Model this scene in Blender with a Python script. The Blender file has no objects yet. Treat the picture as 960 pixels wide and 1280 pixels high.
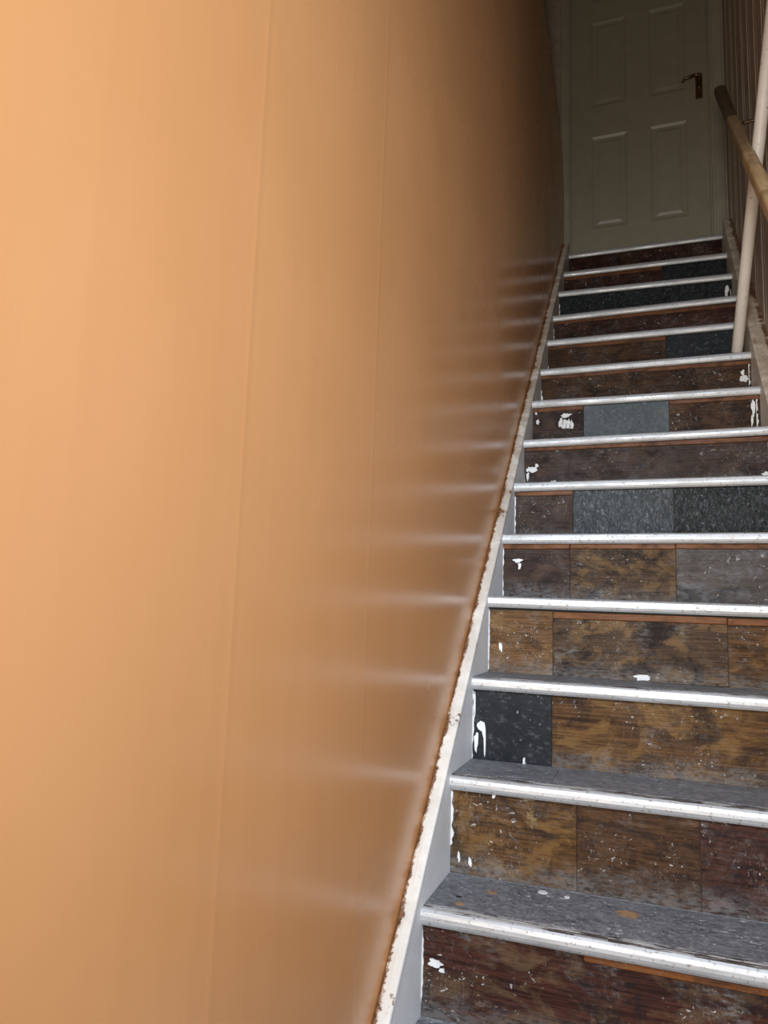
import bpy, bmesh, math, random
from mathutils import Vector, Matrix, noise as mnoise
random.seed(7)
SC = bpy.context.scene
COL = SC.collection

# ------------------------------------------------------------------ camera
cam_data = bpy.data.cameras.new('camera')
cam = bpy.data.objects.new('camera', cam_data)
COL.objects.link(cam)
YAW, PITCH, ROLL = math.radians(20.216), math.radians(7.682), math.radians(1.968)
F = Vector((-math.sin(YAW)*math.cos(PITCH), math.cos(YAW)*math.cos(PITCH), math.sin(PITCH)))
RT = Vector((math.cos(YAW), math.sin(YAW), 0)); UP = RT.cross(F)
R2 = RT*math.cos(ROLL) + UP*math.sin(ROLL)
U2 = UP*math.cos(ROLL) - RT*math.sin(ROLL)
M = Matrix.Identity(4)
for k in range(3):
    M[k][0] = R2[k]; M[k][1] = U2[k]; M[k][2] = -F[k]
M.translation = Vector((0.4217, -1.4149, 0.5571))
cam.matrix_world = M
cam_data.sensor_width = 36.0
cam_data.lens = 909.99/1280*36
cam_data.clip_start = 0.02
cam_data.dof.use_dof = True
cam_data.dof.focus_distance = 2.1
cam_data.dof.aperture_fstop = 7.5
SC.camera = cam

# ------------------------------------------------------------------ light
SC.view_settings.view_transform = 'Standard'
SC.view_settings.look = 'None'
SC.view_settings.gamma = 1.0
SC.view_settings.exposure = 0.0
SC.view_settings.use_curve_mapping = False

W = bpy.data.worlds.new('overcast_sky'); SC.world = W
W.use_nodes = True
bg = W.node_tree.nodes['Background']
bg.inputs['Color'].default_value = (0.80, 0.90, 1.0, 1)
bg.inputs['Strength'].default_value = 0.15

def area(name, loc, target, sx, sy, power, color, spread=180):
    l = bpy.data.lights.new(name, 'AREA'); l.shape = 'RECTANGLE'
    l.size = sx; l.size_y = sy; l.energy = power; l.color = color
    l.spread = math.radians(spread)
    o = bpy.data.objects.new(name, l); COL.objects.link(o)
    o.location = loc
    d = Vector(target) - Vector(loc)
    o.rotation_euler = d.to_track_quat('-Z', 'Y').to_euler()
    return o
# daylight from the open street door on the right of the hall; two added fills stand behind the viewer
area('street_door_daylight', (1.92, -1.72, 1.05), (-0.03, -1.20, 1.12), 0.9, 1.2, 26, (0.83, 1.06, 1.52), 122)
area('warm_stair_fill', (0.28, -2.5, 0.5), (0.70, 1.3, 1.5), 0.6, 1.5, 20, (1.0, 0.89, 0.74), 108)  # added warm fill to lift the pole, rail and upper flight
area('cool_step_fill', (0.34, -2.5, 1.95), (0.60, 0.70, 0.50), 0.6, 0.7, 16, (0.84, 0.98, 1.16), 80)  # added cool fill for the lower steps, no real window

# ------------------------------------------------------------------ material helpers
class NT:
    def __init__(s, name):
        s.m = bpy.data.materials.new(name); s.m.use_nodes = True
        s.t = s.m.node_tree; s.n = s.t.nodes; s.l = s.t.links
        s.b = s.n['Principled BSDF']
        tc = s.n.new('ShaderNodeTexCoord'); s.co = tc.outputs['Object']
    def put(s, sock, v):
        if hasattr(v, 'is_output'): s.l.new(v, sock)
        elif isinstance(v, (tuple, list)) and len(v) == 3 and sock.type == 'RGBA': sock.default_value = (*v, 1)
        else: sock.default_value = v
    def mapped(s, scale=(1, 1, 1), loc=(0, 0, 0), rot=(0, 0, 0)):
        n = s.n.new('ShaderNodeMapping'); s.l.new(s.co, n.inputs['Vector'])
        n.inputs['Scale'].default_value = scale; n.inputs['Location'].default_value = loc
        n.inputs['Rotation'].default_value = rot
        return n.outputs[0]
    def noise(s, scale, detail=4, rough=.55, vec=None, dist=0):
        n = s.n.new('ShaderNodeTexNoise'); s.l.new(vec or s.co, n.inputs['Vector'])
        n.inputs['Scale'].default_value = scale; n.inputs['Detail'].default_value = detail
        n.inputs['Roughness'].default_value = rough; n.inputs['Distortion'].default_value = dist
        return n.outputs['Fac']
    def ramp(s, v, lo, hi, a=0.0, b=1.0, smooth=True):
        n = s.n.new('ShaderNodeMapRange'); n.interpolation_type = 'SMOOTHSTEP' if smooth else 'LINEAR'
        s.put(n.inputs['Value'], v)
        for k, x in (('From Min', lo), ('From Max', hi), ('To Min', a), ('To Max', b)): s.put(n.inputs[k], x)
        return n.outputs['Result']
    def math(s, op, a, b=0.0, c=None):
        n = s.n.new('ShaderNodeMath'); n.operation = op
        s.put(n.inputs[0], a); s.put(n.inputs[1], b)
        if c is not None: s.put(n.inputs[2], c)
        return n.outputs[0]
    def mix(s, f, a, b, kind='MIX'):
        n = s.n.new('ShaderNodeMix'); n.data_type = 'RGBA'; n.blend_type = kind
        s.put(n.inputs['Factor'], f); s.put(n.inputs['A'], a) if False else None
        s.put(n.inputs[6], a); s.put(n.inputs[7], b)
        return n.outputs[2]
    def xyz(s):
        n = s.n.new('ShaderNodeSeparateXYZ'); s.l.new(s.co, n.inputs[0]); return n.outputs
    def bump(s, h, strength=.3, dist=.002):
        n = s.n.new('ShaderNodeBump'); n.inputs['Strength'].default_value = strength
        n.inputs['Distance'].default_value = dist; s.l.new(h, n.inputs['Height'])
        s.l.new(n.outputs[0], s.b.inputs['Normal'])
    def out(s, col, rough=.5, metal=0.0, spec=.5, coat=0.0):
        s.put(s.b.inputs['Base Color'], col); s.put(s.b.inputs['Roughness'], rough)
        s.put(s.b.inputs['Metallic'], metal); s.put(s.b.inputs['Specular IOR Level'], spec)
        s.put(s.b.inputs['Coat Weight'], coat)
        return s.m

def mat_plain(name, col, rough=.5, metal=0.0, var=.12, scale=14):
    t = NT(name)
    v = t.noise(scale, 5, .6)
    c = t.mix(t.ramp(v, .3, .7), tuple(x*(1-var) for x in col), tuple(min(1, x*(1+var)) for x in col))
    t.bump(t.noise(180, 3), .08, .001)
    return t.out(c, rough, metal)

def mat_wood(name, dark, mid, light, dust=.5, specks=.5, patch=.5, seed=0.0, rough=.5, stain=.6, spec=.08, base=.5):
    t = NT(name)
    off = (seed*1.7, seed*.9, seed*2.3)
    ofb = (off[1]+3, off[0], off[2]); ofc = (off[2], off[1], off[0])
    g = t.noise(1.0, 6, .66, t.mapped((5, 5, 170), off), .5)        # long grain
    fine = t.noise(1.0, 4, .75, t.mapped((22, 22, 620), off))
    low = t.noise(8.5, 5, .68, t.mapped((1, 1, 1.5), off), .9)
    low2 = t.noise(10, 6, .72, t.mapped((1, 1, 1.2), ofb), .8)
    c = t.mix(t.ramp(g, .36, .62), dark, mid)
    c = t.mix(t.math('MULTIPLY', t.ramp(low, .47, .60), patch), c, light)
    c = t.mix(t.math('MULTIPLY', t.ramp(fine, .48, .64), .7), c, tuple(x*.35 for x in dark))
    c = t.mix(t.math('MULTIPLY', t.ramp(low2, .50, .62), stain), c, (.012, .010, .010))
    d1 = t.noise(9, 6, .75, t.mapped((1, 1, 1), ofc), .6)
    d2 = t.noise(1.0, 5, .75, t.mapped((55, 55, 150), off))
    dm = t.math('MULTIPLY', t.math('MULTIPLY', t.ramp(d1, .47, .70), t.ramp(d2, .42, .66)), dust)
    c = t.mix(dm, c, (.17, .16, .15))
    # dust settled along the foot of the board
    tc = t.n.new('ShaderNodeTexCoord'); sp = t.n.new('ShaderNodeSeparateXYZ'); t.l.new(tc.outputs['Generated'], sp.inputs[0])
    foot = t.math('MULTIPLY', t.ramp(t.math('ADD', sp.outputs[2], t.math('MULTIPLY', t.math('SUBTRACT', d1, .5), 1.1)), .34, -.05), base)
    c = t.mix(t.math('MULTIPLY', foot, t.ramp(d2, .30, .62)), c, (.21, .21, .20))
    s1 = t.noise(120, 3, .6, t.mapped((.75, 1, 1), off), 1.0)
    s2 = t.noise(6, 5, .65, t.mapped((1, 1, 1), ofb))
    sm = t.math('MULTIPLY', t.ramp(s1, .660, .685), t.ramp(s2, .44, .58))
    s3 = t.noise(48, 4, .7, t.mapped((.8, 1, 1.3), ofc), 1.6)
    sm = t.math('ADD', sm, t.math('MULTIPLY', t.ramp(s3, .695, .715), t.ramp(s2, .50, .60)))
    scr = t.noise(1.0, 2, .5, t.mapped((70, 70, 18), off, (0, .5, 0)), 2.2)
    sc2 = t.math('MULTIPLY', t.ramp(t.math('ABSOLUTE', t.math('SUBTRACT', scr, .5)), .0045, .0015), t.ramp(s2, .50, .60))
    c = t.mix(t.math('MINIMUM', t.math('MULTIPLY', t.math('ADD', sm, t.math('MULTIPLY', sc2, .5)), specks), 1.0), c, (.50, .49, .46))
    t.bump(t.math('ADD', g, t.math('MULTIPLY', fine, .6)), .4, .0015)
    r = t.ramp(low2, .35, .7, rough-.10, rough+.18)
    return t.out(c, r, 0.0, spec)

def mat_slate(name, a, b, seed=0.0, rough=.3, bump=.8, dust=.2, spec=.3):
    t = NT(name); off = (seed*2.1, seed, seed*1.3)
    n1 = t.noise(1.0, 5, .6, t.mapped((70, 70, 44), off, (0, .55, 0)), 1.6)
    n2 = t.noise(7, 4, .6, t.mapped((1, 1, 1), off))
    c = t.mix(t.ramp(n2, .3, .7), a, b)
    d2 = t.noise(60, 5, .7, t.mapped((1, 1, 1.5), off))
    c = t.mix(t.math('MULTIPLY', t.ramp(d2, .52, .74), dust), c, (.32, .32, .31))
    sp = t.noise(120, 2, .5, t.mapped((1, 1, 1), off), .6)
    c = t.mix(t.math('MULTIPLY', t.ramp(sp, .72, .74), .5), c, (.5, .5, .48))
    t.bump(n1, bump, .007)
    return t.out(c, t.ramp(n1, .3, .7, rough-.06, rough+.1), 0.0, spec)

# wall paint: warm ochre gloss
t = NT('ochre_gloss_paint')
v1 = t.noise(1.0, 5, .6, t.mapped((1, 26, .9)))
v2 = t.noise(2.2, 4, .55)
c = t.mix(t.ramp(v2, .3, .7), (.535, .236, .077), (.57, .254, .087))
c = t.mix(t.math('MULTIPLY', t.ramp(v1, .45, .75), .16), c, (.48, .20, .062))
t.bump(t.math('ADD', t.math('MULTIPLY', v1, .5), t.math('MULTIPLY', t.noise(60, 3, .6), .12)), .10, .003)
M_WALL = t.out(c, t.ramp(v2, .3, .7, .22, .30), 0.0, .5)
M_PLASTER = mat_plain('bare_plaster', (.42, .30, .20), .8)
M_BOARD = mat_plain('dull_brown_board_paint', (.45, .375, .30), .5)
M_END = mat_plain('end_wall_paint', (.40, .34, .28), .6)
M_DOOR = mat_plain('off_white_door_paint', (.27, .255, .19), .38, var=.05)
M_TRIM = mat_plain('off_white_trim_paint', (.31, .295, .23), .4, var=.07)
M_CEIL = mat_plain('ceiling_paint', (.62, .50, .38), .8)
M_FLOOR = mat_plain('grey_hall_floor', (.16, .155, .15), .5)
M_HANDLE = mat_plain('tarnished_brass', (.16, .11, .06), .32, .9)
M_STEEL = mat_plain('bright_steel', (.7, .7, .68), .15, 1.0)
M_DARKGAP = mat_plain('gap_shade', (.02, .018, .016), .8)  # shadow in the gap under the fourth nosing, put into the colour
M_SPLASH = mat_plain('white_paint_splash', (.66, .66, .63), .5, var=.1, scale=60)
M_RUST = mat_plain('tan_worn_spot', (.32, .19, .10), .6, var=.25, scale=90)
M_BLACKSPOT = mat_plain('black_spot', (.012, .012, .014), .5)

# pole paint
t = NT('cream_pole_paint')
c = t.mix(t.ramp(t.noise(8, 4), .35, .7), (.80, .74, .66), (.73, .66, .57))
c = t.mix(t.ramp(t.noise(70, 4), .66, .72), c, (.25, .2, .15))
M_POLE = t.out(c, .42)

# handrail: bare pale wood
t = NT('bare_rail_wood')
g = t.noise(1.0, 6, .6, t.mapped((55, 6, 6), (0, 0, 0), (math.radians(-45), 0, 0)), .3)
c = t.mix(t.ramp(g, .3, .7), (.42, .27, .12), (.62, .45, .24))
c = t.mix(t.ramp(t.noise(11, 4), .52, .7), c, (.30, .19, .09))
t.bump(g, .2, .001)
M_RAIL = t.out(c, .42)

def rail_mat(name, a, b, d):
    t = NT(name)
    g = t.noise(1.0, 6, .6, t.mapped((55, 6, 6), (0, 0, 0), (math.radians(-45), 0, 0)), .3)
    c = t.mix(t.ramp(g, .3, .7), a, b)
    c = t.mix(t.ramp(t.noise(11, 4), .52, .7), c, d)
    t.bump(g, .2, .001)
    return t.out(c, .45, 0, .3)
M_RAIL2 = rail_mat('brown_rail_wood', (.24, .16, .085), (.34, .24, .13), (.17, .11, .06))  # middle length, browner than the near one
M_RAIL3 = rail_mat('dark_rail_wood', (.085, .055, .035), (.12, .08, .05), (.06, .04, .028))  # far length, darkest of the three

# strings (skirting boards along the flight): cream paint, chipped to bare wood at the top edge
def mat_string(name, edge_x, sign, col, amount):
    t = NT(name)
    x, y, z = t.xyz()
    n = t.noise(16, 6, .7); n2 = t.noise(70, 5, .7); n3 = t.noise(5, 3, .6)
    base = t.mix(t.ramp(n3, .3, .7), col, tuple(q*.86 for q in col))
    base = t.mix(t.math('MULTIPLY', t.ramp(n2, .55, .75), .35), base, (.34, .31, .27))
    # height above the slope of the flight
    h = t.math('SUBTRACT', z, y)
    near = t.ramp(h, amount[0], amount[1])
    d = t.math('MULTIPLY', t.math('SUBTRACT', x, edge_x), sign)          # distance from the wall side
    base = t.mix(t.math('MULTIPLY', t.math('MULTIPLY', near, t.ramp(n, .30, .58)), t.ramp(y, .2, 1.3, .22, .80)), base, (.36, .27, .185))
    edge = t.ramp(d, .016, .0)
    mid = t.ramp(t.math('ADD', n, t.math('MULTIPLY', edge, .20)), .60, .66)
    chip = t.math('MULTIPLY', mid, near)
    chip2 = t.math('MULTIPLY', t.ramp(t.math('ADD', n2, t.math('MULTIPLY', edge, .28)), .66, .72), near)
    c = t.mix(t.math('MULTIPLY', chip2, .8), base, (.33, .19, .10))
    c = t.mix(chip, c, (.20, .10, .05))
    c = t.mix(t.math('MULTIPLY', chip, t.ramp(n2, .5, .6)), c, (.06, .035, .02))
    t.bump(t.math('SUBTRACT', t.math('MULTIPLY', n2, .3), chip), .5, .002)
    return t.out(c, .5)
M_STRING_L = mat_string('chipped_cream_string_paint', -.031, 1, (.78, .74, .65), (.0, .022))
M_STRING_R = mat_string('dull_cream_string_paint', .848, -1, (.84, .78, .66), (.045, .085))

# nosing: dull aluminium with dirt
t = NT('dull_aluminium')
n1 = t.noise(1.0, 5, .7, t.mapped((10, 120, 120)))
n2 = t.noise(130, 4, .65); n3 = t.noise(9, 4, .6)
c = t.mix(t.ramp(n1, .35, .7), (.55, .56, .565), (.43, .435, .43))
c = t.mix(t.math('MULTIPLY', t.ramp(n2, .575, .66), .75), c, (.20, .17, .14))
c = t.mix(t.math('MULTIPLY', t.ramp(n3, .56, .74), .35), c, (.40, .37, .33))
t.bump(n2, .15, .0008)
M_NOSE = t.out(c, t.ramp(n3, .3, .7, .44, .60), .55, .4)
# worn top of the metal: rubbed dark in places
t = NT('worn_metal_top')
n1 = t.noise(1.0, 6, .72, t.mapped((7, 60, 60))); n2 = t.noise(110, 4, .7)
c = t.mix(t.ramp(n1, .46, .53), (.52, .515, .49), (.075, .06, .05))
c = t.mix(t.math('MULTIPLY', t.ramp(n2, .56, .66), .7), c, (.16, .12, .09))
M_WORN = t.out(c, .55, .2, .3)
# worn lip behind the metal
t = NT('worn_lip')
n1 = t.noise(1.0, 6, .75, t.mapped((9, 60, 60), (3, 0, 0))); n2 = t.noise(110, 4, .7)
c = t.mix(t.ramp(n1, .46, .54), (.040, .032, .028), (.42, .40, .37))
c = t.mix(t.ramp(n2, .56, .66), c, (.10, .075, .055))
M_LIP = t.out(c, .6, 0, .2)
# tread top: scuffed grey covering
def mat_tread(name, a, b, white):
    t = NT(name)
    n1 = t.noise(1.0, 6, .75, t.mapped((9, 40, 30)), .6)
    n2 = t.noise(1.0, 6, .8, t.mapped((70, 230, 200)), .5)
    n3 = t.noise(5, 5, .6)
    n4 = t.noise(26, 5, .7)
    c = t.mix(t.ramp(n1, .35, .65), a, b)
    c = t.mix(t.math('MULTIPLY', t.ramp(n2, .50, .64), .75), c, tuple(min(1, q*2.2) for q in b))
    c = t.mix(t.math('MULTIPLY', t.ramp(n2, .47, .39), .85), c, tuple(q*.35 for q in a))
    c = t.mix(t.math('MULTIPLY', t.ramp(n4, .52, .68), .55), c, (.24, .24, .235))
    s = t.math('MULTIPLY', t.ramp(t.noise(85, 3, .6, t.mapped((.7, 1.3, 1)), .7), .635, .66), t.ramp(n3, .40, .54))
    c = t.mix(t.math('MULTIPLY', s, white), c, (.60, .60, .58))
    scr = t.noise(1.0, 2, .5, t.mapped((9, 26, 9), (1, 2, 0), (0, 0, .9)), 1.6)
    c = t.mix(t.math('MULTIPLY', t.ramp(t.math('ABSOLUTE', t.math('SUBTRACT', scr, .5)), .006, .002), .35), c, (.5, .5, .5))
    t.bump(n2, .25, .0010)
    return t.out(c, t.ramp(n2, .3, .7, .45, .7), 0, .3)
M_TREAD = mat_tread('scuffed_grey_tread', (.095, .097, .100), (.175, .177, .180), .9)
M_TREADWOOD = mat_wood('tread_timber', (.05, .03, .02), (.12, .07, .04), (.16, .1, .06), seed=9)

M_DUSTY = mat_tread('dusty_tread_board', (.20, .20, .195), (.30, .30, .29), .5)
# riser timbers (dark, mid, light)
BR = dict(
    scorched=mat_wood('scuffed_mahogany_veneer', (.022, .009, .007), (.060, .022, .014), (.150, .098, .050), .9, 1.0, .42, 12.6, .5, .7),
    mahogany=mat_wood('mahogany_veneer', (.022, .009, .007), (.055, .021, .014), (.075, .034, .020), .8, 1.0, .5, 1.1, .5, .6),
    oak=mat_wood('brown_oak_veneer', (.040, .019, .008), (.105, .051, .018), (.165, .088, .028), .35, .8, .8, 2.4, .5, .55),
    oakdark=mat_wood('dark_oak_veneer', (.024, .012, .007), (.060, .028, .013), (.095, .048, .020), .45, .8, .6, 5.3, .5, .6),
    tan=mat_wood('tan_stained_veneer', (.085, .042, .016), (.170, .084, .030), (.215, .128, .055), .7, 1.0, .8, 3.2, .5, .45),
    sooty=mat_wood('sooty_brown_veneer', (.030, .018, .011), (.075, .042, .022), (.150, .085, .032), .8, 1.0, .75, 4.7, .45, .85),
    greysheen=mat_wood('grey_sheen_brown_veneer', (.024, .016, .012), (.052, .036, .026), (.120, .118, .130), .45, .8, .6, 6.1, .42, .75, .22, .12),  # grey-brown; the bluish sheen is painted in as pale patches
    umber=mat_wood('dark_umber_veneer', (.022, .012, .009), (.052, .027, .018), (.080, .045, .026), .35, .7, .6, 7.7, .48, .6, .12),
)
M_STRIP = mat_wood('orange_varnished_strip', (.095, .032, .008), (.175, .062, .016), (.20, .085, .028), .10, .2, .4, 8.2, .4, .45, .15, 0)
M_SLATE = dict(
    dull=mat_slate('dull_dark_slate', (.010, .012, .014), (.020, .022, .025), 1.0, .5, .3, .20, .12),
    blue=mat_slate('blue_grey_slate', (.022, .029, .032), (.038, .047, .050), 2.0, .30, .8, .12, .40),
    black=mat_slate('black_slate', (.006, .008, .009), (.012, .015, .015), 3.0, .26, .8, .03, .28),
    pale=mat_slate('pale_blue_slate', (.060, .075, .080), (.092, .108, .108), 4.0, .38, .4, .30, .2),
)

# ------------------------------------------------------------------ mesh helpers
def obj(name, bm, mat, parent=None, kind=None, label=None, cat=None, group=None, smooth=False):
    me = bpy.data.meshes.new(name)
    bmesh.ops.recalc_face_normals(bm, faces=bm.faces)
    bm.to_mesh(me); bm.free()
    for m in (mat if isinstance(mat, (list, tuple)) else [mat]): me.materials.append(m)
    if smooth:
        for p in me.polygons: p.use_smooth = True
    o = bpy.data.objects.new(name, me); COL.objects.link(o)
    if parent is not None: o.parent = parent
    for k, v in (('kind', kind), ('label', label), ('category', cat), ('group', group)):
        if v: o[k] = v
    return o
def empty(name, label=None, cat=None, kind=None):
    o = bpy.data.objects.new(name, None); COL.objects.link(o)
    if label: o['label'] = label
    if cat: o['category'] = cat
    if kind: o['kind'] = kind
    return o
def box(bm, x0, x1, y0, y1, z0, z1, bevel=0.0, seg=1):
    r = bmesh.ops.create_cube(bm, size=1.0)
    for v in r['verts']:
        v.co = Vector((x0+(v.co.x+.5)*(x1-x0), y0+(v.co.y+.5)*(y1-y0), z0+(v.co.z+.5)*(z1-z0)))
    if bevel:
        es = list({e for v in r['verts'] for e in v.link_edges})
        bmesh.ops.bevel(bm, geom=es, offset=bevel, segments=seg, affect='EDGES', profile=.5)
def sweep(bm, prof, path, caps=True, mat=0):
    """prof: list of (a,b); path: list of functions/frames (P, A, B)."""
    rings = []
    for (p, a, b) in path:
        rings.append([bm.verts.new(p + a*u + b*v) for u, v in prof])
    n = len(prof)
    for r0, r1 in zip(rings, rings[1:]):
        for k in range(n):
            f = bm.faces.new((r0[k], r0[(k+1) % n], r1[(k+1) % n], r1[k])); f.material_index = mat
    if caps:
        bm.faces.new(rings[0]); bm.faces.new(list(reversed(rings[-1])))
    return rings
def tube(bm, p0, p1, r0, r1=None, seg=20, rounded=False):
    p0, p1 = Vector(p0), Vector(p1); r1 = r1 or r0
    d = (p1-p0).normalized()
    a = d.orthogonal().normalized(); b = d.cross(a)
    prof = [(math.cos(2*math.pi*k/seg), math.sin(2*math.pi*k/seg)) for k in range(seg)]
    path = []
    if rounded: path.append((p0 + d*0, a*r0*.7, b*r0*.7)); path.append((p0+d*r0*.3, a*r0, b*r0))
    else: path.append((p0, a*r0, b*r0))
    if rounded: path.append((p1-d*r1*.3, a*r1, b*r1)); path.append((p1, a*r1*.7, b*r1*.7))
    else: path.append((p1, a*r1, b*r1))
    sweep(bm, prof, path)

X, Y, Z = Vector((1, 0, 0)), Vector((0, 1, 0)), Vector((0, 0, 1))
WR = .858                    # face of the right-hand boards
WL = -.031                   # face of the left-hand wall sheets
def sstep(a, b, v):
    v = max(0, min(1, (v-a)/(b-a))); return v*v*(3-2*v)
def wall_x(y, z):            # the left wall leans out towards the top of the flight
    lean = .0793*max(0.0, z-3.0)**1.61*sstep(1.0, 2.6, y)
    wob = .0012*mnoise.noise(Vector((y*1.3, z*1.1, 3.0)))
    return WL - lean + wob

# ------------------------------------------------------------------ setting: left wall of painted sheets
ZB, ZT = -1.0, 5.2
def wall_sheet(y0, y1, z0, z1, proud, back, name, mat, parent, kind=None, step=.16):
    bm = bmesh.new()
    ny = max(2, int((y1-y0)/step)+1); nz = max(2, int((z1-z0)/step)+1)
    e = .010
    ys = [y0, y0+e, y0+e+.002] + [y0+(y1-y0)*k/ny for k in range(1, ny)] + [y1-e-.002, y1-e, y1]
    zs = [z0, z0+e, z0+e+.002] + [z0+(z1-z0)*k/nz for k in range(1, nz)] + [z1-e-.002, z1-e, z1]
    fr, bk = {}, {}
    for i, y in enumerate(ys):
        for j, z in enumerate(zs):
            rim = i in (0, len(ys)-1) or j in (0, len(zs)-1)
            x = wall_x(y, z) + proud + (.00028 if rim and not kind else 0)
            fr[i, j] = bm.verts.new((x, y, z)); 
    for i in range(len(ys)-1):
        for j in range(len(zs)-1):
            bm.faces.new((fr[i, j], fr[i+1, j], fr[i+1, j+1], fr[i, j+1]))
    # edges back to the carcass
    ring = [(i, 0) for i in range(len(ys))] + [(len(ys)-1, j) for j in range(1, len(zs))] + \
           [(i, len(zs)-1) for i in range(len(ys)-2, -1, -1)] + [(0, j) for j in range(len(zs)-2, 0, -1)]
    bv = {}
    for k in ring: bv[k] = bm.verts.new(fr[k].co + Vector((-back, 0, 0)))
    for k0, k1 in zip(ring, ring[1:]+ring[:1]):
        bm.faces.new((fr[k0], bv[k0], bv[k1], fr[k1]))
    bm.faces.new([bv[k] for k in ring])
    return obj(name, bm, mat, parent, kind, smooth=False)
wl = wall_sheet(-2.6, 2.80, ZB, ZT, -.012, .14, 'wall_left', M_PLASTER, None, 'structure')
cuts = [-2.6, -.677, -.252]
for y0, y1 in zip(cuts, cuts[1:]):
    for (z0, z1) in ((ZB, 1.022), (1.022, ZT)):
        s = wall_sheet(y0, y1, z0, z1, 0.0, .0105, 'wall_panel', M_WALL, wl)
wall_sheet(-.252, 2.755, ZB, ZT, 0.0, .0105, 'wall_panel', M_WALL, wl)
for o in wl.children:
    for p in o.data.polygons: p.use_smooth = True
    o.data.set_sharp_from_angle(angle=math.radians(30))

# right wall: vertical beaded boards on a carcass
bm = bmesh.new(); box(bm, WR+.014, WR+.15, .15, 2.95, ZB, ZT)
wr = obj('wall_right', bm, M_BOARD, None, 'structure')
BW = .196
yb = 2.775
k = 0
while yb > .2:
    y1, y0 = yb, yb-BW
    bm = bmesh.new()
    d = random.uniform(-.0006, .0006)
    x = WR+d
    m = y0+.049
    prof = [(x+.014, y0+.001), (x+.004, y0+.001), (x, y0+.006), (x, m-.006), (x+.003, m-.003), (x+.003, m-.001),
            (x-.0012, m+.002), (x-.0022, m+.006), (x-.0012, m+.010), (x, m+.013), (x, y1-.006), (x+.004, y1-.001), (x+.014, y1-.001)]
    sweep(bm, prof, [(Z*ZB, X, Y), (Z*ZT, X, Y)])
    obj('board', bm, M_BOARD, wr)
    yb -= BW
# right side of the hall behind the viewer, front and ceilings
bm = bmesh.new(); box(bm, WR+.15, 2.1, .05, .15, ZB, ZT); box(bm, WR, WR+.15, .05, .15, ZB, ZT)
obj('trim_1', bm, M_END, None, 'structure')
bm = bmesh.new(); box(bm, 2.0, 2.12, -2.7, -2.2, ZB, ZT); box(bm, 2.0, 2.12, -1.24, .05, ZB, ZT); box(bm, 2.0, 2.12, -2.2, -1.24, 1.75, ZT)
obj('wall_hall', bm, M_END, None, 'structure')
bm = bmesh.new()
box(bm, -.3, -.05, -2.75, -2.6, ZB, ZT); box(bm, 1.5, 2.12, -2.75, -2.6, ZB, ZT); box(bm, -.05, 1.5, -2.75, -2.6, 2.45, ZT)
obj('wall_front', bm, M_END, None, 'structure')
bm = bmesh.new(); box(bm, -.3, 2.12, -2.75, 2.95, ZT, ZT+.1)
obj('ceiling', bm, M_CEIL, None, 'structure')
bm = bmesh.new(); box(bm, -.3, 2.12, -2.75, .2, ZB-.1, ZB)
obj('floor', bm, M_FLOOR, None, 'structure')

# ------------------------------------------------------------------ the staircase
STEPS = [  # y, z of the nosing edge at the left, rise per metre to the right, right end
    (-.79, -.80, 0, .80), (-.59, -.60, 0, .80), (-.392, -.402, 0, .80), (-.192, -.203, 0, .80),
    (.010, -.006, .0013, .80), (.210, .201, -.0019, .80), (.407, .400, -.005, .80), (.584, .606, -.0055, .80),
    (.781, .800, .0042, .80), (.976, .994, .0031, .80), (1.161, 1.184, .0101, .797), (1.352, 1.384, -.0004, .793),
    (1.583, 1.588, .0059, .796), (1.797, 1.796, .004, .798), (1.992, 1.991, .0094, .801), (2.217, 2.213, -.0092, .805),
    (2.456, 2.431, -.0036, .811), (2.706, 2.660, .0016, .815)]
NS = 0.0295   # height of the nosing face
stair = empty('staircase', 'steep straight flight of stairs with patched timber and slate risers and dull metal nosings', 'staircase')

P = {  # pieces on the risers: (x0, x1, material, stripped with an orange strip?)
    1: [(0, 1, 'scorched', (.30, 1))],
    2: [(0, .27, 'oak', 0), (.27, .507, 'oakdark', 0), (.507, 1, 'mahogany', 0)],
    3: [(0, .194, '*dull', 0), (.194, 1, 'oak', 0)],
    4: [(0, .174, 'tan', 0), (.174, .60, 'sooty', 1), (.60, 1, 'oak', 1)],
    5: [(0, .199, 'umber', 1), (.199, .49, 'sooty', 1), (.49, 1, 'greysheen', 1)],
    6: [(0, .189, 'umber', 1), (.189, .493, '*blue', 0), (.493, 1, '*black', 0)],
    7: [(0, 1, 'umber', 1)],
    8: [(0, .192, 'umber', 1), (.192, .494, '*pale', 0), (.494, 1, 'oakdark', 1)],
    9: [(0, 1, 'oakdark', 1)],
    10: [(0, .498, 'oakdark', 1), (.498, 1, '*dull', 0)],
    11: [(0, 1, 'mahogany', 1)],
    12: [(0, .192, '*black', 0), (.192, .497, '*black', 0), (.497, 1, '*black', 0)],
    13: [(0, .50, 'mahogany', 1), (.50, 1, '*black', 0)],
    14: [(0, 1, 'mahogany', 0)],
}
RISERS = {}
SLATE_LABEL = dict(dull='dull dark grey slate tile', blue='blue grey slate tile', black='black slate tile', pale='pale blue grey slate tile')
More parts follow.
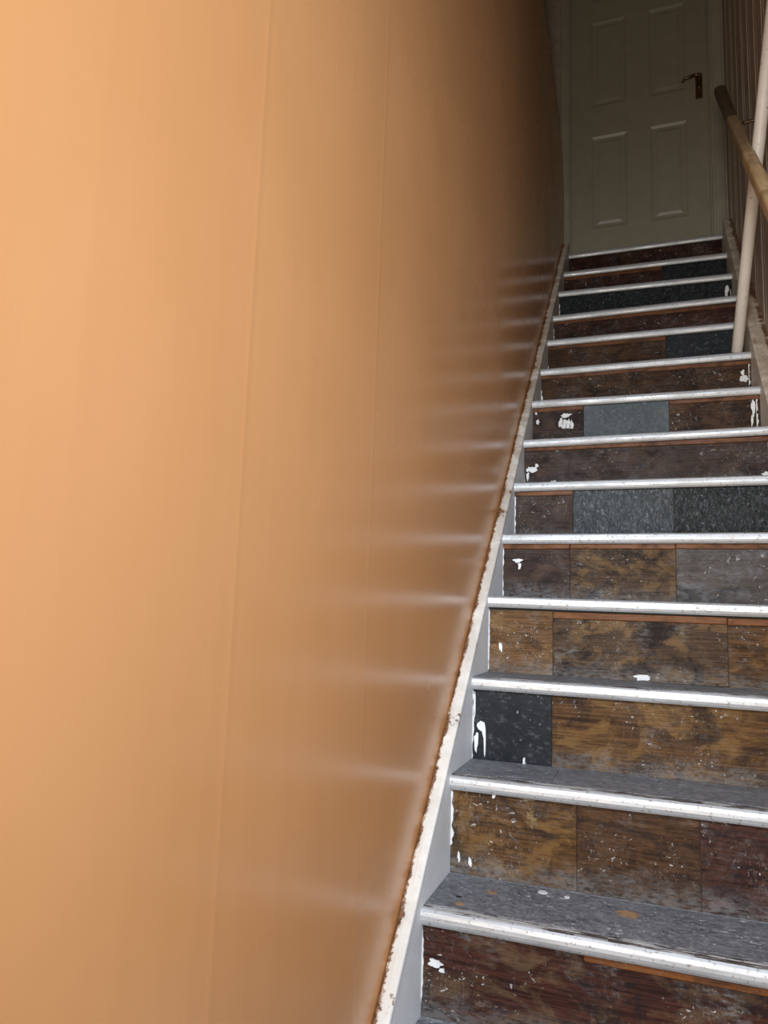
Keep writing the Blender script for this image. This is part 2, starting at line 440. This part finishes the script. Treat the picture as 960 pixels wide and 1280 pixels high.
for i, (y, z, sl, xr) in enumerate(STEPS):
    n = i-3
    zp = STEPS[i-1][1] if i else ZB
    ynext = STEPS[i+1][0]+.03 if i+1 < len(STEPS) else 2.86
    # tread with its worn lip, and the metal nosing along its front
    bm = bmesh.new()
    nx = 14
    xs = [-.002 + (xr+.004)*k/nx for k in range(nx+1)]
    prof = [(.010, -.004), (.030, -.0012), (ynext-y, -.0005), (ynext-y, -.026), (.010, -.026)]
    sweep(bm, prof, [(Vector((x, y, z+sl*x)), Y, Z) for x in xs])
    shown = 0 <= n <= 3
    tread = obj('tread', bm, M_DUSTY if shown else M_TREAD, stair)
    if shown:
        cuts_x = {0: (.10, .40, .70), 1: (.192, .497), 2: (.215, .52), 3: (.192, .497)}[n]
        ends = (0.0,) + tuple(cuts_x) + (xr,)
        for xa, xb in zip(ends, ends[1:]):
            bm = bmesh.new()
            sweep(bm, [(.0275, -.002), (.0275, .0003), (.0285, .0008), (ynext-y-.023, .0008), (ynext-y-.021, -.002)],
                  [(Vector((q, y, z+sl*q)), Y, Z) for q in (xa+.0006, xb-.0006)])
            obj('tread_tile', bm, M_TREAD, tread)
    bm = bmesh.new()
    prof = [(.0, -.005), (.0035, -.0012), (.009, .0), (.0165, -.0003), (.0165, -.004), (.012, -.004), (.012, -NS), (.004, -NS-.0008), (.0006, -NS+.004), (-.0016, -NS*.66), (-.0018, -NS*.42)]
    sweep(bm, prof, [(Vector((x, y, z+sl*x+.0006*mnoise.noise(Vector((x*5, n*3.1, 0))))), Y, Z) for x in xs])
    for f in bm.faces:
        if len(f.verts) == 4 and f.calc_center_median().z - (z+sl*f.calc_center_median().x) > -.0008: f.material_index = 1
    obj('nosing', bm, [M_NOSE, M_WORN], tread)
    bm = bmesh.new()
    lw = .0265
    sweep(bm, [(.0165, -.0012), (.0175, .0001), (lw, .0002), (lw+.001, -.0035), (.0165, -.0035)],
          [(Vector((x, y+.0012*mnoise.noise(Vector((x*22, n*2.7, 4))), z+sl*x)), Y, Z) for x in [xs[0]+(xs[-1]-xs[0])*k/40 for k in range(41)]])
    obj('worn_edge', bm, M_LIP, tread)
    # riser
    yf = y+.018
    zt = z-.026
    bm = bmesh.new(); box(bm, -.002, xr+.002, yf, yf+.016, zp-.03, zt)
    riser = obj('riser', bm, M_DARKGAP if n == 4 else BR['umber'], stair)
    RISERS[n] = (riser, yf)
    for (x0, x1, m, st) in P.get(n, []):
        x1 = min(x1, xr)
        bm = bmesh.new()
        slate = m[0] == '*'
        pr = .0036 if slate else .0022
        zs0 = zp+.0002 + (STEPS[i-1][2] if i else 0)*(x0+x1)/2
        ztop = z-NS+.0005+sl*(x0+x1)/2 - (.0075 if n == 4 else 0)
        g = .0006
        box(bm, x0+g, x1-g, yf-pr, yf+.002, zs0, ztop-(.0 if not st or isinstance(st, tuple) else .016), .0008)
        obj('slate_tile' if slate else 'veneer_panel', bm, M_SLATE[m[1:]] if slate else BR[m], riser, label=SLATE_LABEL[m[1:]] if slate else None)
        if st:
            a, b = (max(st[0], x0), min(st[1], x1)) if isinstance(st, tuple) else (x0, x1)
            bm = bmesh.new(); box(bm, a+g, b-g, yf-.0065, yf+.002, ztop-.0165, ztop+.0008, .002, 2)
            obj('strip', bm, M_STRIP, riser)

# strings: the sloping boards on either side
def string_board(name, x_in, x_out, prof_top, y0, y1, mat, label, seed, jag):
    """x_in faces the steps, x_out sits on the wall; top edge z = y + off."""
    bm = bmesh.new(); n = 150
    rings = []
    r = .05
    for k in range(n+1):
        y = y0+(y1-y0)*k/n
        top = y + prof_top(y)
        # the head of the board is rounded off
        q = y1-y
        if q < r: top -= r - math.sqrt(max(0, r*r-(r-q)**2))
        a = jag*mnoise.noise(Vector((y*9, seed, 0))); b = jag*1.6*mnoise.noise(Vector((y*23, seed, 5)))
        bot = y-.33
        xi, xo = x_in(y), x_out(y)
        s = 1 if xi > xo else -1
        pts = [(xi, bot), (xi, top-.005+a*.3), (xi-s*.0015, top-.0015+a*.3), (xi-s*.005, top+a*.4), ((xi+xo)/2, top+.001+a), (xo+s*.004, top+b), (xo, top-.003+b), (xo, bot)]
        rings.append([bm.verts.new((px, y, pz)) for px, pz in pts])
    m = len(rings[0])
    for r0, r1 in zip(rings, rings[1:]):
        for k in range(m): bm.faces.new((r0[k], r0[(k+1) % m], r1[(k+1) % m], r1[k]))
    bm.faces.new(rings[0]); bm.faces.new(list(reversed(rings[-1])))
    return obj(name, bm, mat, stair, label=label)
string_board('string_board', lambda y: 0.0, lambda y: WL+.0015, lambda y: .030, -.95, 2.72, M_STRING_L, 'cream string board with a chipped top edge', 1.0, .004)
xin = lambda y: .80 if y < 1.1 else .793 + .0165*max(0, y-1.35)
string_board('string_board', lambda y: min(.80, xin(y)) if y < 1.35 else xin(y), lambda y: WR-.001, lambda y: .075, -.95, 2.66, M_STRING_R, 'dull cream string board below the boarded wall', 2.0, .0015)

M_MUSTARD = mat_wood('rubbed_bare_patch', (.10, .065, .030), (.20, .135, .060), (.26, .19, .10), .5, .8, .6, 11.3, .6, .35)
WORN = [(2, .165, .170, .014, .006, 4), (2, .178, .130, .012, .014, 5)]
# paint marks on the risers: thin lumps of dried paint
def blob(n, pts, th=.0012, mat=M_SPLASH, name='paint_splash'):
    riser, yf = RISERS[n]
    bm = bmesh.new()
    y = yf-.0036
    f = [bm.verts.new((x, y-th, z)) for x, z in pts]; b = [bm.verts.new((x+.0004, y+.003, z)) for x, z in pts]
    bm.faces.new(f)
    for k in range(len(f)): bm.faces.new((f[k], f[(k+1) % len(f)], b[(k+1) % len(f)], b[k]))
    obj(name, bm, mat, riser)
def rough_blob(n, cx, cz, rx, rz, seed, k=18, amp=.45):
    pts = []
    for j in range(k):
        a = 2*math.pi*j/k
        r = 1+amp*mnoise.noise(Vector((math.cos(a)*1.7, math.sin(a)*1.7, seed*3.3)))*1.6
        pts.append((cx+rx*r*math.cos(a), cz+rz*r*math.sin(a)))
    blob(n, pts)
def edge_line(n, x, w, z0, z1, seed, k=22):
    l, r = [], []
    for j in range(k+1):
        z = z0+(z1-z0)*j/k
        ww = max(.0004, w*(.55+1.1*mnoise.noise(Vector((z*60, seed, 0)))))
        if j in (0, k): ww = .0003
        l.append((x, z)); r.append((x+ww, z))
    blob(n, l+r[::-1])
# third riser: drip on the slate tile at the left
blob(3, [(.012, .286), (.020, .293), (.030, .290), (.033, .276), (.034, .255), (.0335, .214), (.0318, .207), (.0302, .214), (.029, .250), (.024, .268), (.016, .272), (.011, .280)])
rough_blob(3, .010, .245, .005, .022, 2); rough_blob(3, .004, .33, .0035, .030, 3)
rough_blob(3, .128, .205, .003, .010, 4)
edge_line(3, .0002, .0035, .20, .37, 1.3)
edge_line(2, .0004, .007, .05, .168, 2.1); rough_blob(2, .020, .030, .003, .010, 5); rough_blob(2, .045, .022, .0035, .009, 6); rough_blob(2, .095, .165, .004, .004, 7)
edge_line(4, .0004, .004, .405, .57, 3.0); rough_blob(4, .40, .409, .020, .007, 8); rough_blob(4, .034, .47, .004, .014, 9)
edge_line(5, .0002, .004, .61, .765, 3.7); rough_blob(5, .050, .705, .004, .011, 33); rough_blob(5, .047, .72, .014, .005, 34)
edge_line(6, .0004, .004, .80, .95, 4.1)
edge_line(7, .0006, .004, 1.0, 1.06, 4.5); rough_blob(7, .025, 1.075, .018, .010, 10); rough_blob(7, .014, 1.05, .006, .012, 11); rough_blob(7, .045, 1.088, .006, .008, 12); rough_blob(7, .105, 1.025, .008, .010, 13)
edge_line(7, .786, .009, 1.06, 1.14, 6.5); rough_blob(7, .778, 1.035, .013, .007, 14)
# eighth riser: white smear left of the pale tile, runs at the right
for dx, s in ((-.022, 1), (-.008, 2), (.006, 3), (.018, 4)):
    rough_blob(8, .130+dx, 1.297-.004*s, .007, .024-.003*abs(s-2), 20+s)
rough_blob(8, .128, 1.320, .018, .008, 26); rough_blob(8, .020, 1.30, .006, .010, 27); rough_blob(8, .014, 1.335, .004, .008, 28)
rough_blob(8, .771, 1.31, .006, .030, 29); rough_blob(8, .766, 1.265, .004, .020, 30); edge_line(8, .780, .008, 1.22, 1.345, 7.0)
# ninth
rough_blob(9, .772, 1.487, .013, .014, 31); rough_blob(9, .768, 1.512, .006, .012, 32); edge_line(9, .788, .006, 1.46, 1.552, 8.1)
edge_line(9, .0006, .007, 1.42, 1.50, 8.8); rough_blob(9, .015, 1.42, .006, .010, 35)
edge_line(10, .0006, .004, 1.60, 1.68, 9.1); rough_blob(10, .018, 1.64, .008, .005, 36)
edge_line(11, .0006, .007, 1.80, 1.93, 9.4); rough_blob(11, .024, 1.83, .008, .010, 37)
rough_blob(12, .783, 2.125, .0075, .026, 38); edge_line(12, .799, .004, 2.06, 2.13, 10.0)
edge_line(12, .0006, .005, 2.0, 2.15, 10.7)
edge_line(1, .0004, .004, -.18, -.05, 11.0); rough_blob(1, .028, -.105, .012, .007, 39); rough_blob(1, .040, -.115, .005, .004, 40)
for (n_, cx_, cz_, rx_, rz_, sd) in WORN:
    pts = []
    for j in range(20):
        a = 2*math.pi*j/20; r = max(.25, 1+1.1*mnoise.noise(Vector((math.cos(a)*2.2, math.sin(a)*2.2, sd*3.3))))
        pts.append((cx_+rx_*r*math.cos(a), cz_+rz_*r*math.sin(a)))
    blob(n_, pts, .0001, M_MUSTARD, 'worn_patch')
# worn spots on the first tread and loose chips of paint
t1 = [o for o in stair.children if o.name.startswith('tread')][4]
def spot(cx, cy, r, mat, name, z=-.0053, seed=0, th=.0008):
    bm = bmesh.new(); k = 14
    pts = []
    for j in range(k):
        a = 2*math.pi*j/k; q = r*(1+.35*mnoise.noise(Vector((math.cos(a)*1.5, math.sin(a)*1.5, seed))))
        pts.append((cx+q*math.cos(a), cy+q*.8*math.sin(a)))
    f = [bm.verts.new((x, y, z+th)) for x, y in pts]; b = [bm.verts.new((x, y, z-.0005)) for x, y in pts]
    bm.faces.new(f)
    for j in range(k): bm.faces.new((f[j], f[(j+1) % k], b[(j+1) % k], b[j]))
    obj(name, bm, mat, t1)
spot(.110, .146, .011, M_RUST, 'worn_spot', seed=1); spot(.064, .060, .010, M_RUST, 'worn_spot', seed=2); spot(.372, .151, .022, M_RUST, 'worn_spot', seed=3)
spot(.053, .095, .006, M_BLACKSPOT, 'dark_spot', seed=4); spot(.205, .19, .010, M_SPLASH, 'paint_splash', seed=5, th=.002); spot(.255, .185, .006, M_SPLASH, 'paint_splash', seed=6, th=.002)

# ------------------------------------------------------------------ end wall, frame and door at the head of the flight
bm = bmesh.new()
YD = 2.78
box(bm, -.5, -.02, YD+.005, YD+.14, 2.4, ZT); box(bm, .80, 1.2, YD+.005, YD+.14, 2.4, ZT); box(bm, -.02, .80, YD+.005, YD+.14, 4.70, ZT)
obj('wall_end', bm, M_END, None, 'structure')
door = empty('door_1', kind='structure')
# leaf with six moulded panels
def leaf_mesh():
    bm = bmesh.new()
    x0, x1, z0, z1 = .008, .770, 2.672, 4.652
    cells_x = [x0, .125, .328, .455, .657, x1]
    cells_z = [z0, 2.83, 3.42, 3.615, 4.18, 4.325, 4.535, z1]
    vs = {}
    for i, x in enumerate(cells_x):
        for j, z in enumerate(cells_z): vs[i, j] = bm.verts.new((x, YD, z))
    bk = {}
    for i in range(5):
        for j in range(7):
            if i in (1, 3) and j in (1, 3, 5): continue
            bm.faces.new((vs[i, j], vs[i+1, j], vs[i+1, j+1], vs[i, j+1]))
    rim = [(i, 0) for i in range(6)] + [(5, j) for j in range(1, 8)] + [(i, 7) for i in range(4, -1, -1)] + [(0, j) for j in range(6, 0, -1)]
    for k in rim: bk[k] = bm.verts.new(vs[k].co+Y*.04)
    for a, b in zip(rim, rim[1:]+rim[:1]): bm.faces.new((vs[a], bk[a], bk[b], vs[b]))
    bm.faces.new([bk[k] for k in rim])
    return bm, cells_x, cells_z
bm, cx, cz = leaf_mesh()
leaf = obj('door_leaf', bm, M_DOOR, door)
for i in (1, 3):
    for j in (1, 3, 5):
        bm = bmesh.new()
        x0, x1, z0, z1 = cx[i], cx[i+1], cz[j], cz[j+1]
        loops = [(0, 0), (.004, .002), (.014, .007), (.022, .008), (.030, .008), (.044, .0035), (.048, .003)]
        rings = []
        for off, dep in loops:
            rings.append([bm.verts.new((a, YD+dep, b)) for a, b in ((x0+off, z0+off), (x1-off, z0+off), (x1-off, z1-off), (x0+off, z1-off))])
        for r0, r1 in zip(rings, rings[1:]):
            for k in range(4): bm.faces.new((r0[k], r0[(k+1) % 4], r1[(k+1) % 4], r1[k]))
        bm.faces.new(rings[-1])
        obj('panel', bm, M_DOOR, leaf)
# handle
h = empty('lever_handle'); h.parent = door
bm = bmesh.new(); box(bm, .706, .743, YD-.007, YD, 3.535, 3.695, .003, 2)
obj('backplate', bm, M_HANDLE, h)
bm = bmesh.new()
tube(bm, (.727, YD-.005, 3.655), (.727, YD-.048, 3.655), .010, .009, 14)
tube(bm, (.732, YD-.045, 3.657), (.690, YD-.046, 3.660), .0085, .008, 12, True)
tube(bm, (.694, YD-.046, 3.660), (.640, YD-.043, 3.648), .008, .0065, 12, True)
tube(bm, (.644, YD-.043, 3.649), (.633, YD-.034, 3.640), .0065, .006, 12, True)
obj('lever', bm, M_HANDLE, h, smooth=True)
bm = bmesh.new(); tube(bm, (.727, YD-.046, 3.655), (.727, YD-.051, 3.655), .008, .006, 14)
tube(bm, (.724, YD-.006, 3.605), (.724, YD-.011, 3.605), .006, .005, 12)
obj('rose_screw', bm, M_STEEL, h)
# lining, stop bead and architrave
def architrave(name, pts, prof, mat):
    bm = bmesh.new(); 
    sweep(bm, prof, pts); return obj(name, bm, mat, None, 'structure')
bm = bmesh.new()
box(bm, -.058, -.010, YD-.022, YD+.03, 2.66, 4.72, .004, 2); box(bm, -.018, -.002, YD-.028, YD+.03, 2.66, 4.672, .004, 2)
box(bm, -.002, .007, YD-.010, YD+.03, 2.66, 4.66, .002)
obj('trim_2', bm, M_TRIM, None, 'structure')
bm = bmesh.new()
box(bm, .788, .847, YD-.022, YD+.03, 2.66, 4.72, .004, 2); box(bm, .780, .795, YD-.028, YD+.03, 2.66, 4.672, .004, 2)
box(bm, .771, .780, YD-.010, YD+.03, 2.66, 4.66, .002)
obj('trim_3', bm, M_TRIM, None, 'structure')
bm = bmesh.new(); box(bm, -.06, .847, YD-.022, YD+.03, 4.665, 4.73, .004, 2)
obj('trim_4', bm, M_TRIM, None, 'structure')

# ------------------------------------------------------------------ handrail
rail = empty('handrail', 'bare wooden handrail fixed along the boarded wall on the right of the stairs', 'handrail')
DS = Vector((0, 1, 1)).normalized(); NSL = Vector((0, -1, 1)).normalized()
def rail_piece(s0, s1, mat, round_end, label=None):
    """s = (y, x left, x right, height of the top above y, thickness)"""
    bm = bmesh.new()
    def section(f):
        q = [a+(b-a)*f for a, b in zip(s0, s1)]
        hw, hh = (q[2]-q[1])/2, q[4]/2
        c = .007 if not round_end else .013
        prof = [(-hw+c, -hh), (hw-c, -hh), (hw, -hh+c), (hw, hh-c*1.3), (hw-c*.4, hh-c*.4), (hw-c*1.3, hh), (-hw+c*1.3, hh), (-hw+c*.4, hh-c*.4), (-hw, hh-c*1.3), (-hw, -hh+c)]
        return Vector(((q[1]+q[2])/2, q[0], q[0]+q[3])) - NSL*hh, prof
    rings = []
    def ring(f, k=1.0, push=0.0):
        p, prof = section(f); p = p + DS*push
        rings.append([bm.verts.new(p + X*u*k + NSL*v*k) for u, v in prof])
    ring(0, .96); ring(.008)
    for j in range(1, 8): ring(j/8)
    if round_end:
        for a in (0, 25, 50, 70, 83): ring(1, math.cos(math.radians(a)), .024*math.sin(math.radians(a)))
    else: ring(.992); ring(1, .96)
    for r0, r1 in zip(rings, rings[1:]):
        n = len(r0)
        for k in range(n): bm.faces.new((r0[k], r0[(k+1) % n], r1[(k+1) % n], r1[k]))
    bm.faces.new(rings[0]); bm.faces.new(list(reversed(rings[-1])))
    return obj('rail_length', bm, mat, rail, label=label)
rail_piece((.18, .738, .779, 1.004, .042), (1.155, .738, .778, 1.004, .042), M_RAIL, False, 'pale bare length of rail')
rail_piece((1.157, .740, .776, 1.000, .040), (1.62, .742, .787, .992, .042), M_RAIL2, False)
rail_piece((1.621, .742, .788, .992, .043), (2.19, .752, .806, .980, .050), M_RAIL3, True, 'dark end length of rail with a rounded tip')
def bracket(y, zp):
    bm = bmesh.new()
    box(bm, WR-.006, WR+.001, y-.012, y+.012, zp-.022, zp+.022, .002)
    tube(bm, (WR-.004, y, zp), (.800, y, zp-.004), .006, .006, 12)
    tube(bm, (.800, y, zp), (.795, y, y+.955), .006, .005, 12)
    tube(bm, (.797, y, y+.956), (.765, y, y+.952), .006, .005, 12)
    obj('bracket', bm, M_HANDLE, rail)
bracket(1.575, 2.545); bracket(.60, 1.58)

# ------------------------------------------------------------------ pole leaning behind the handrail
bm = bmesh.new()
B = Vector((.752, 1.638, 1.5945)); T = Vector((.8255, 1.060, 2.535))
d = (T-B).normalized()
tube(bm, B+d*.013, B+d*1.22, .021, .021, 28, True)
pole = obj('pole', bm, M_POLE, None, None, 'long cream painted round pole leaning on the stairs behind the handrail', 'pole', smooth=True)
